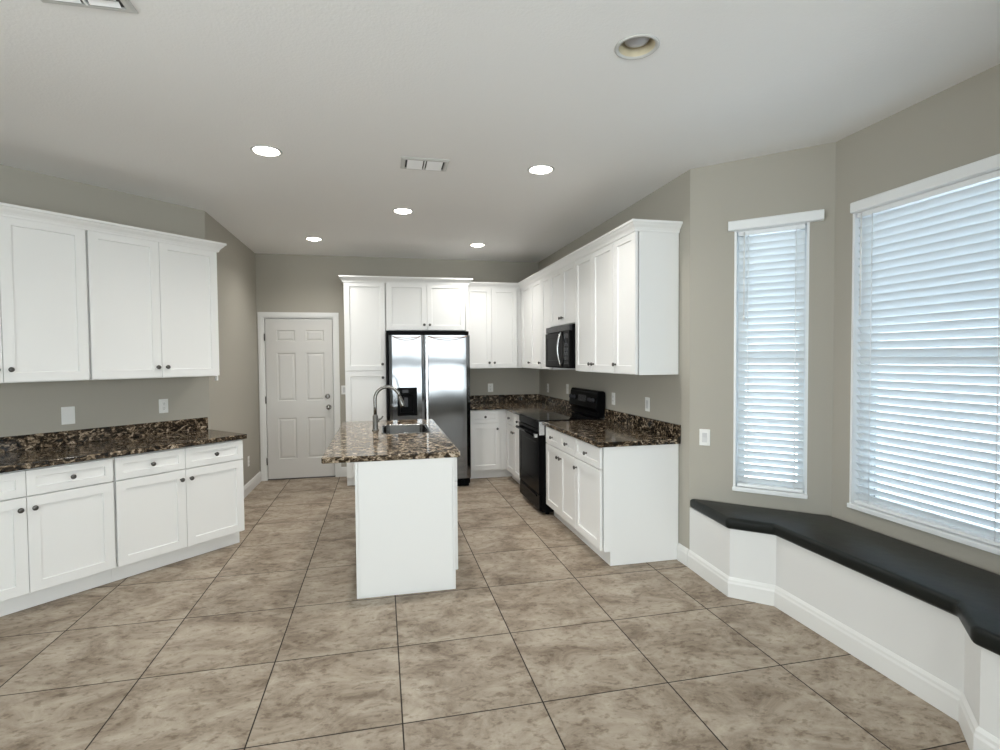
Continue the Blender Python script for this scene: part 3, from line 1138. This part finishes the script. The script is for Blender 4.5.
def island_top():
    x0, x1, y0, y1 = -0.371, 0.497, 3.438, 5.402
    t = bmesh.new()

    def rrect(a, b, c, e, rad, k=6):
        pts = []
        for cx, cy, s in ((b - rad, e - rad, 0), (a + rad, e - rad, 1), (a + rad, c + rad, 2), (b - rad, c + rad, 3)):
            for i in range(k + 1):
                an = (s + i / k) * PI / 2
                pts.append((cx + rad * math.cos(an), cy + rad * math.sin(an)))
        return pts
    outer = rrect(x0, x1, y0, y1, 0.010, 3)
    inner = rrect(*SINK, 0.07)
    b = 0.005
    for z, flip in ((CT1, False), (CT0, True)):
        o_in = rrect(x0 + b, x1 - b, y0 + b, y1 - b, 0.006, 3)
        vo = [t.verts.new((x, y, z)) for x, y in o_in]
        vi = [t.verts.new((x, y, z)) for x, y in inner]
        es = [t.edges.new((q[i], q[(i + 1) % len(q)])) for q in (vo, vi) for i in range(len(q))]
        bmesh.ops.triangle_fill(t, use_beauty=True, use_dissolve=False, edges=es, normal=(0, 0, -1 if flip else 1))
        if z == CT1:
            top_o, top_i = vo, vi
        else:
            bot_o, bot_i = vo, vi
    rings = [top_o]
    for k in range(1, 4):
        a = k / 4 * PI / 2
        ins = b * (1 - math.sin(a))
        rings.append([t.verts.new((x, y, CT1 - b * (1 - math.cos(a)))) for x, y in rrect(x0 + ins, x1 - ins, y0 + ins, y1 - ins, 0.010 - ins * 0.4, 3)])
    rings.append([t.verts.new((x, y, CT1 - b)) for x, y in outer])
    rings.append([t.verts.new((x, y, CT0 + b)) for x, y in outer])
    rings.append(bot_o)
    for ra, rb in zip(rings, rings[1:]):
        n = len(ra)
        for i in range(n):
            t.faces.new((ra[i], ra[(i + 1) % n], rb[(i + 1) % n], rb[i]))
    n = len(top_i)
    for i in range(n):
        t.faces.new((top_i[i], top_i[(i + 1) % n], bot_i[(i + 1) % n], bot_i[i]))
    bmesh.ops.recalc_face_normals(t, faces=list(t.faces))
    m = MB()
    m._join(t)
    tag(m.build('worktop', GRANITE_LIT), 'polished tan and brown granite worktop, brightened in colour, on the island with a sink cut-out', 'worktop', 'granite worktops')
    # sink: undermount bowl
    o = thing('sink', 'small stainless steel sink with a thin rim set in the island worktop', 'sink', ((SINK[0] + SINK[1]) / 2, (SINK[2] + SINK[3]) / 2, 0.70))
    cx, cy = o.location.x, o.location.y
    t = bmesh.new()
    rr = []
    for g, z, rad in ((0.012, CT1 + 0.0006, 0.078), (0.010, CT1 + 0.0035, 0.077), (-0.004, CT1 + 0.0030, 0.066), (-0.008, CT1 - 0.008, 0.064), (-0.014, 0.735, 0.06), (-0.030, 0.706, 0.05), (-0.10, 0.700, 0.03)):
        pts = rrect(SINK[0] - g, SINK[1] + g, SINK[2] - g, SINK[3] + g, rad)
        rr.append([t.verts.new((x - cx, y - cy, z - 0.70)) for x, y in pts])
    for ra, rb in zip(rr, rr[1:]):
        for i in range(len(ra)):
            fc = t.faces.new((ra[i], ra[(i + 1) % len(ra)], rb[(i + 1) % len(ra)], rb[i]))
            fc.smooth = True
    t.faces.new(rr[-1])
    bmesh.ops.recalc_face_normals(t, faces=list(t.faces))
    m = MB()
    m._join(t)
    ob = m.build('bowl', SINKM, o)
    sm = ob.modifiers.new('thickness', 'SOLIDIFY')
    sm.thickness = 0.0012
    m = MB()
    m.lathe([(0.0, 0.004), (0.030, 0.004), (0.042, 0.002), (0.044, 0.0)], 20)
    m.build('drain', NICKEL, o, 'round metal drain')


island_top()


def faucet():
    fx, fy = -0.055, 4.640
    o = thing('faucet', 'tall gooseneck steel faucet on the island beside the sink', 'faucet', (fx, fy, CT1))
    m = MB()
    m.lathe([(0, 0), (0.030, 0), (0.030, 0.006), (0.024, 0.010), (0.0225, 0.014), (0.0225, 0.125), (0.018, 0.132), (0.0145, 0.140), (0, 0.140)], 24)
    m.build('base', FAUCETM, o)
    m = MB()
    pts = [(0, 0, 0.13), (0, 0, 0.20), (0, 0, 0.268)]
    R_ = 0.103
    for i in range(1, 17):
        a = PI - i / 16 * (PI * 0.93)
        pts.append((R_ + R_ * math.cos(a), 0, 0.268 + R_ * math.sin(a)))
    m.tube(pts, 0.0140, 16)
    m.build('gooseneck', FAUCETM, o)
    m = MB()
    e = Vector(pts[-1])
    dirv = (Vector(pts[-1]) - Vector(pts[-2])).normalized()
    m.tube([e, e + dirv * 0.012, e + dirv * 0.016, e + dirv * 0.085, e + dirv * 0.100], [0.0140, 0.0150, 0.0175, 0.0200, 0.0185], 16)
    m.build('spray_head', FAUCETM, o)
    m = MB()
    m.tube([(0.018, 0, 0.088), (0.034, 0, 0.090)], 0.014, 14)
    m.tube([(0.034, 0, 0.092), (0.050, 0, 0.102), (0.064, 0, 0.122)], [0.008, 0.0065, 0.006], 10)
    m.build('lever', FAUCETM, o)


faucet()


# ------------------------------------------------------------------ fridge
def fridge():
    ox, oy = 0.54, 6.60
    o = thing('refrigerator', 'stainless steel side-by-side refrigerator with black water dispenser', 'refrigerator', (ox, oy, 0))
    yF = 6.205

    def B(m, x0, x1, y0, y1, z0, z1, b=0.0, s=2):
        m.box(x0 - ox, x1 - ox, y0 - oy, y1 - oy, z0, z1, bev=b, seg=s)
    m = MB()
    B(m, 0.064, 1.020, yF + 0.060, 7.12, 0.030, 1.846, 0.004)
    m.build('case', BLACKM, o, 'black fridge case')
    m = MB()
    B(m, 0.075, 1.005, yF + 0.050, yF + 0.20, 0.002, 0.095, 0.006)
    for k in range(9):
        B(m, 0.12, 0.96, yF + 0.046, yF + 0.052, 0.018 + k * 0.008, 0.022 + k * 0.008)
    m.build('kick_grille', BLACKM, o, 'black slotted kick grille')

    def door(x0, x1, nm):
        m = MB()
        # gently bowed front
        n = 12
        prof = [(x0, yF + 0.055)]
        for i in range(n + 1):
            u_ = i / n
            edge = min(1.0, min(u_, 1 - u_) / 0.03)
            prof.append((x0 + (x1 - x0) * u_, yF + 0.004 - 0.004 * math.sin(PI * u_) + (1 - edge) ** 2 * 0.006))
        prof.append((x1, yF + 0.055))
        m.prism([(a - ox, b - oy) for a, b in prof], 0.105, 1.796, bev=0.0)
        d = m.build(nm, STEEL, o)
        # curved bronze-coloured tubes near the top edge
        mm = MB()
        for dz in (0.0, 0.020):
            pts = []
            for i in range(17):
                u_ = i / 16
                xx = x0 + 0.035 + (x1 - x0 - 0.07) * u_
                pts.append((xx - ox, yF - 0.001 - oy - 0.003 * math.sin(PI * u_), 1.786 - dz * 1.2 * math.sin(PI * u_) ** 0.8 - 0.024 * math.sin(PI * u_) ** 0.7))
            mm.tube(pts, 0.0042, 8)
        mm.build('top_arc', BRONZE_COLOUR, d, 'curved bronze-coloured arcs near the top of the door')
        return d
    a = door(0.090, 0.488, 'door')
    b = door(0.498, 1.022, 'door')
    m = MB()
    B(m, 0.500, 0.530, yF - 0.028, yF - 0.004, 0.12, 1.788, 0.008, 3)
    B(m, 0.506, 0.524, yF - 0.010, yF + 0.020, 0.16, 0.20)
    B(m, 0.506, 0.524, yF - 0.010, yF + 0.020, 1.74, 1.78)
    m.build('handle', TRIMSTEEL, b, 'long pale steel door handle')
    # dispenser in the left door
    dx0, dx1, dz0, dz1 = 0.176, 0.398, 0.872, 1.192
    m = MB()
    yd = yF - 0.030
    m2 = MB()
    m2.panelled(-(dx1 - ox), -(dx0 - ox), dz0, dz1, 0, 0.030, [(-(dx1 - ox) + 0.042, -(dx0 - ox) - 0.030, dz0 + 0.030, dz1 - 0.075)], [(0.004, -0.024), (0.010, -0.026)])
    m2.bm.transform(Matrix.Translation((0, yd + 0.030 - oy, 0)) @ RZ(PI))
    dsp = m2.build('dispenser', BLACKM, a, 'black ice and water dispenser')
    m = MB()
    B(m, dx0 + 0.055, dx0 + 0.125, yd - 0.004, yd + 0.002, dz1 - 0.060, dz1 - 0.020, 0.002)
    m.build('control_panel', DISPLAY, dsp, 'grey control panel')
    m = MB()
    B(m, dx0 + 0.075, dx0 + 0.120, yd + 0.002, yd + 0.016, dz0 + 0.10, dz0 + 0.21, 0.003)
    m.build('paddle', DISPLAY, dsp, 'grey paddle')
    m = MB()
    B(m, dx0 + 0.035, dx1 - 0.045, yd - 0.006, yd + 0.020, dz0 + 0.030, dz0 + 0.042, 0.002)
    m.build('drip_tray', BLACKM, dsp, 'black drip tray')
    for x in (0.12, 0.95):
        for y in (yF + 0.07, 7.02):
            m = MB()
            B(m, x - 0.025, x + 0.025, y, y + 0.05, 0.0005, 0.031)
            m.build('foot', BLACKM, o)


fridge()


# ------------------------------------------------------------------ range
def cooker():
    o = thing('range', 'black freestanding electric range with glass top in the right run', 'range', (XR, 4.880, 0), R_RIGHT)
    # local x 0..0.76 going back along +Y, local y out of the wall
    w = 0.762
    m = MB()
    m.extrude_x([(0.03, 0.03), (0.665, 0.03), (0.665, 0.912), (0.03, 0.912)], 0.003, w - 0.003, bev=0.003)
    m.build('body', BLACKM, o)
    for x in (0.05, w - 0.05):
        for y in (0.08, 0.60):
            m = MB()
            m.lathe([(0, 0.0005), (0.02, 0.0005), (0.02, 0.031), (0, 0.031)], 12, TR(x, y, 0))
            m.build('foot', BLACKM, o)
    m = MB()
    m.box(0.0, w, 0.10, 0.690, 0.912, 0.924, bev=0.004, seg=3)
    top = m.build('glass_top', GLASSTOP, o, 'black glass cooktop')
    for x, y, rr in ((0.20, 0.26, 0.08), (0.56, 0.26, 0.105), (0.20, 0.52, 0.105), (0.56, 0.52, 0.08)):
        m = MB()
        m.lathe([(rr - 0.002, 0.9243), (rr, 0.9246), (rr + 0.002, 0.9243)], 40, TR(x, y, 0))
        m.build('burner_ring', DISPLAY, top, 'thin grey burner ring')
    m = MB()
    m.box(0.004, w - 0.004, 0.662, 0.694, 0.835, 0.910, bev=0.004)
    m.build('front_rail', BLACK, o)
    m = MB()
    m.panelled(0.006, w - 0.006, 0.205, 0.830, 0.664, 0.696, [(0.09, w - 0.09, 0.32, 0.70)], [(0.004, -0.002), (0.006, -0.002)], edge=0.004)
    d = m.build('oven_door', BLACK, o, 'glossy black oven door')
    m = MB()
    m.tube([(0.045, 0.696, 0.775), (0.045, 0.722, 0.775)], 0.012, 12)
    m.tube([(w - 0.045, 0.696, 0.775), (w - 0.045, 0.722, 0.775)], 0.012, 12)
    m.tube([(0.012, 0.722, 0.775), (w - 0.012, 0.722, 0.775)], 0.0145, 14)
    m.build('handle', BLACK, d, 'black bar handle')
    m = MB()
    m.box(0.008, 0.040, 0.706, 0.738, 0.757, 0.793, bev=0.004)
    m.build('handle_end', TRIMSTEEL, d, 'silver end of the handle')
    m = MB()
    m.box(0.0, 0.003, 0.640, 0.694, 0.780, 0.912, bev=0.001)
    m.build('side_trim', TRIMSTEEL, o, 'silver trim strip at the near front edge')
    m = MB()
    m.box(0.006, w - 0.006, 0.664, 0.692, 0.045, 0.198, bev=0.006)
    m.box(0.10, w - 0.10, 0.688, 0.700, 0.165, 0.185, bev=0.004)
    m.build('storage_drawer', BLACK, o, 'black storage drawer')
    m = MB()   # backguard, leaning face
    m.extrude_x([(0.030, 0.925), (0.085, 0.925), (0.085, 0.980), (0.120, 1.010), (0.095, 1.165), (0.080, 1.190), (0.030, 1.190), (0.012, 1.175), (0.012, 0.940)], 0.0, w, bev=0.006)
    bg = m.build('backguard', BLACK, o, 'black backguard with control knobs')
    sl = math.atan2(0.025, 0.155)
    for x in (0.075, 0.165, 0.600, 0.690):
        m = MB()
        m.lathe([(0.026, 0.0), (0.026, 0.008), (0.020, 0.011), (0.018, 0.026), (0.013, 0.029), (0, 0.029)], 20, TR(x, 0.107, 1.095) @ RX(-PI / 2 + sl))
        m.box(x - 0.003, x + 0.003, 0.131, 0.138, 1.085, 1.120)
        m.build('control_knob', DISPLAY, bg, 'grey round control knob')
    m = MB()
    m.box(-0.11, 0.11, 0.0, 0.003, -0.034, 0.034, bev=0.001, mat=TR(0.385, 0.105, 1.098) @ RX(sl))
    m.build('clock_display', DISPLAY, bg, 'dark grey clock display')
    return o


cooker()


# ------------------------------------------------------------------ microwave
def microwave():
    o = thing('microwave', 'black over-the-range microwave with curved silver handle under the right wall cabinets', 'microwave', (XR, 4.814, 1.418), R_RIGHT)
    w, h = 0.756, 0.428
    m = MB()
    m.box(0.0, w, 0.006, 0.375, 0.0, h, bev=0.003)
    m.build('body', BLACKM, o)
    m = MB()
    m.panelled(0.185, w - 0.002, 0.004, h - 0.066, 0.376, 0.410, [(0.245, w - 0.055, 0.075, h - 0.120)], [(0.004, -0.003), (0.006, -0.003)], edge=0.006)
    d = m.build('door', BLACK, o, 'glossy black microwave door')
    m = MB()
    pts = []
    for i in range(15):
        u_ = i / 14
        pts.append((0.222 + 0.0 * u_, 0.412 + 0.040 * math.sin(PI * u_) ** 0.7, 0.020 + 0.335 * u_))
    m.tube(pts, 0.0095, 12)
    m.build('handle', TRIMSTEEL, d, 'curved silver handle')
    m = MB()
    m.box(0.002, 0.182, 0.376, 0.408, 0.004, h - 0.066, bev=0.005)
    cp = m.build('control_panel', BLACK, o, 'black control panel')
    m = MB()
    m.box(0.030, 0.155, 0.407, 0.4095, h - 0.135, h - 0.090, bev=0.001)
    for r_ in range(5):
        for c_ in range(3):
            m.box(0.034 + c_ * 0.042, 0.066 + c_ * 0.042, 0.407, 0.4090, 0.040 + r_ * 0.044, 0.070 + r_ * 0.044, bev=0.001)
    m.build('keypad', DISPLAY, cp, 'dark grey keys and display')
    m = MB()
    m.box(0.002, w - 0.002, 0.376, 0.404, h - 0.062, h - 0.002, bev=0.006)
    for k in range(4):
        m.box(0.03, w - 0.03, 0.403, 0.406, h - 0.052 + k * 0.011, h - 0.047 + k * 0.011)
    m.build('vent_grille', DISPLAY, o, 'dark grey vent grille')


microwave()


# ------------------------------------------------------------------ window bench
def bench():
    o = thing('window_bench', 'white panelled built-in bench filling the bay under the windows', 'bench', (2.40, 2.235, 0))
    ox, oy = 2.40, 2.235
    A = [(2.158, 3.425), (2.136, 2.940), (2.327, 2.762), (2.327, 1.690), (2.170, 1.520), (2.158, 1.045)]
    back = [(2.780, 1.652), (2.780, 2.818)]
    pts = [(2.1595, 3.428)] + A[1:5] + [(2.1595, 1.040)] + back
    m = MB()
    m.prism([(x - ox, y - oy) for x, y in pts], 0.001, 0.434, bev=0.0)
    m.build('base', BENCHW, o)
    m = MB()
    bp = [(0.001, 0.001), (0.017, 0.001), (0.017, 0.088), (0.013, 0.099), (0.012, 0.111), (0.004, 0.124), (0.001, 0.126)]
    path = [(x - ox, y - oy) for x, y in pts[:6]]
    m.sweep(path, bp, 1)
    m.build('baseboard', TRIM, o)
    # cushion
    def off(path, dist):
        res = []
        for i in range(len(path)):
            ns = []
            for a, b in ((i - 1, i), (i, i + 1)):
                if a >= 0 and b < len(path):
                    dx, dy = path[b][0] - path[a][0], path[b][1] - path[a][1]
                    l = math.hypot(dx, dy)
                    ns.append((dy / l, -dx / l))
            mx, my = sum(q[0] for q in ns), sum(q[1] for q in ns)
            l = math.hypot(mx, my)
            mx, my = mx / l, my / l
            s = dist / (mx * ns[0][0] + my * ns[0][1])
            res.append((path[i][0] + mx * s, path[i][1] + my * s))
        return res
    f_ = off(pts[:6], -0.0)
    # rows of the offset front line give the rounded nose; right side of the path faces the room
    f_out = off(pts[:6], 0.030)
    f_out[0] = (2.150, 3.420)
    f_out[-1] = (2.150, 1.050)
    poly = f_out + [(2.776, 1.656), (2.776, 2.814)]
    m = MB()
    m.prism([(x, y) for x, y in poly], 0.4355, 0.508, bev=0.022, seg=5, smooth=True)
    c = m.build('seat_cushion', CUSH)
    tag(c, 'long black vinyl cushion lying on the white window bench', 'cushion')


bench()


# ------------------------------------------------------------------ outlets and switches
def wall_plate(kind, label, loc, rz, wd=0.072, ht=0.116):
    o = thing('wall_outlet' if kind == 'outlet' else 'light_switch' if wd < 0.08 else 'blank_wall_plate', label,
              'outlet' if kind == 'outlet' else 'switch' if wd < 0.08 else 'wall plate', loc, rz,
              'white wall outlets' if kind == 'outlet' else 'white wall switches')
    m = MB()
    m.box(-wd / 2, wd / 2, 0.0005, 0.006, -ht / 2, ht / 2, bev=0.0022, seg=3)
    m.build('cover_plate', PLATE, o)
    if kind == 'outlet':
        for z in (-0.020, 0.020):
            m = MB()
            m.lathe([(0, 0), (0.0165, 0), (0.0165, 0.0085), (0.0155, 0.0095), (0, 0.0095)], 20, TR(0, 0, z) @ RX(-PI / 2))
            rc = m.build('socket', PLATE, o)
            m = MB()
            m.box(-0.0075, -0.0050, 0.0093, 0.0099, z - 0.001, z + 0.009)
            m.box(0.0050, 0.0075, 0.0093, 0.0099, z - 0.001, z + 0.009)
            m.lathe([(0, 0), (0.0028, 0), (0.0028, 0.0005), (0, 0.0005)], 10, TR(0, 0.0094, z - 0.008) @ RX(-PI / 2))
            m.build('slots', SLOT, rc, 'dark slots')
    elif wd < 0.08:
        m = MB()
        m.extrude_x([(0.005, -0.034), (0.0105, -0.034), (0.0075, 0.0), (0.0075, 0.034), (0.005, 0.034)], -0.0165, 0.0165, bev=0.0008)
        m.build('rocker', ROCKER, o, 'pale grey rocker')
    return o


wall_plate('switch', 'wide blank white wall plate on the left wall above the left counter', (*Lw(1.040, 0), 1.128), R_LEFT, wd=0.082, ht=0.128)
wall_plate('outlet', 'white outlet on the left wall above the right end of the left counter', (*Lw(0.386, 0), 1.145), R_LEFT)
wall_plate('outlet', 'white outlet low on the short left wall near the white door', (XL, 6.590, 0.360), -PI / 2)
wall_plate('switch', 'white switch half hidden between the door casing and the tall pantry', (-0.472, YB, 1.128), PI)
wall_plate('outlet', 'white outlet on the back wall above the corner counter right of the fridge', (1.464, YB, 1.118), PI)
wall_plate('outlet', 'white outlet on the right wall nearest the back corner', (XR, 6.757, 1.122), R_RIGHT)
wall_plate('outlet', 'white outlet on the right wall partly behind the range backguard', (XR, 6.000, 1.150), R_RIGHT)
wall_plate('outlet', 'white outlet on the right wall just in front of the range backguard', (XR, 4.715, 1.127), R_RIGHT)
wall_plate('switch', 'white rocker switch on the right wall above the near end of the right counter', (XR, 4.050, 1.128), R_RIGHT)
wall_plate('switch', 'white rocker switch on the angled wall left of the narrow window', (*far_bay(0.105)[:2], 0.948), A_FAR)


# ------------------------------------------------------------------ ceiling lights and vents
for x, y, on, lb in CANS:
    o = thing('recessed_ceiling_light', lb, 'ceiling light', (x, y, ZC), 0, 'round recessed ceiling lights')
    m = MB()
    m.lathe([(CAN_R - 0.004, 0.002), (CAN_R + 0.001, -0.005), (CAN_R + 0.009, -0.006), (CAN_R + 0.015, -0.0005), (CAN_R - 0.004, 0.002)], 36)
    m.build('trim_ring', CANRING, o)
    m = MB()
    m.lathe([(CAN_R - 0.004, 0.001), (0.073, 0.040), (0.066, 0.080), (0.062, 0.140), (0.0, 0.142)], 32)
    m.build('reflector_cone', CANIN, o)
    m = MB()
    zb = -0.020 if on else 0.012
    rb = 0.068 if on else 0.058
    m.lathe([(0, zb), (rb * 0.55, zb + 0.004), (rb * 0.88, zb + 0.014), (rb, zb + 0.028), (rb * 0.75, zb + 0.060), (0.018, 0.10), (0.018, 0.13)], 28)
    m.build('bulb', LAMPON if on else LAMPOFF, o, 'glowing white bulb' if on else 'unlit grey bulb')
    if on:
        l = bpy.data.lights.new('downlight', 'SPOT')
        l.energy = LAMP_W
        l.spot_size = math.radians(150)
        l.spot_blend = 0.9
        l.color = (1.0, 0.975, 0.93)
        l.shadow_soft_size = 0.05
        lo = bpy.data.objects.new('downlight_beam', l)
        lo.location = (0, 0, -0.03)
        lo.parent = o
        COL.objects.link(lo)


def vent(label, x0, x1, y0, y1, sections):
    cx, cy = (x0 + x1) / 2, (y0 + y1) / 2
    o = thing('ceiling_vent', label, 'vent', (cx, cy, ZC), 0, 'white ceiling vents')
    w, h = (x1 - x0) / 2, (y1 - y0) / 2
    m = MB()
    fwid = 0.028
    m.sweep([(-w, -h), (w, -h), (w, h), (-w, h)], [(0.0, -0.0005), (0.0, -0.004), (0.012, -0.010), (fwid, -0.010), (fwid, -0.0005)], side=-1, closed=True)
    m.build('frame', CANRING, o)
    m = MB()
    m.box(-w + fwid, w - fwid, -h + fwid, h - fwid, -0.002, -0.0006)
    m.build('backing', SLOT, o, 'dark duct opening')
    m = MB()
    span = (2 * w - 2 * fwid) / sections
    for s in range(sections):
        xa = -w + fwid + s * span + 0.013
        xb = xa + span - 0.026
        k = 6
        for i in range(k):
            yy = -h + fwid + (i + 0.5) * (2 * h - 2 * fwid) / k
            m.box(xa, xb, -0.0125, 0.0125, -0.0008, 0.0008, mat=TR(0, yy, -0.0085) @ RX(-0.35))
    for s in range(1, sections):
        xx = -w + fwid + s * span
        m.box(xx - 0.004, xx + 0.004, -h + fwid, h - fwid, -0.012, -0.002)
    m.build('louvres', VENTM, o)


vent('white two-section ceiling vent in the middle between the lit ceiling lights', 0.150, 0.468, 3.592, 3.806, 2)
vent('white ceiling vent cut off by the top left edge of the photo', -1.200, -0.885, 2.010, 2.325, 2)
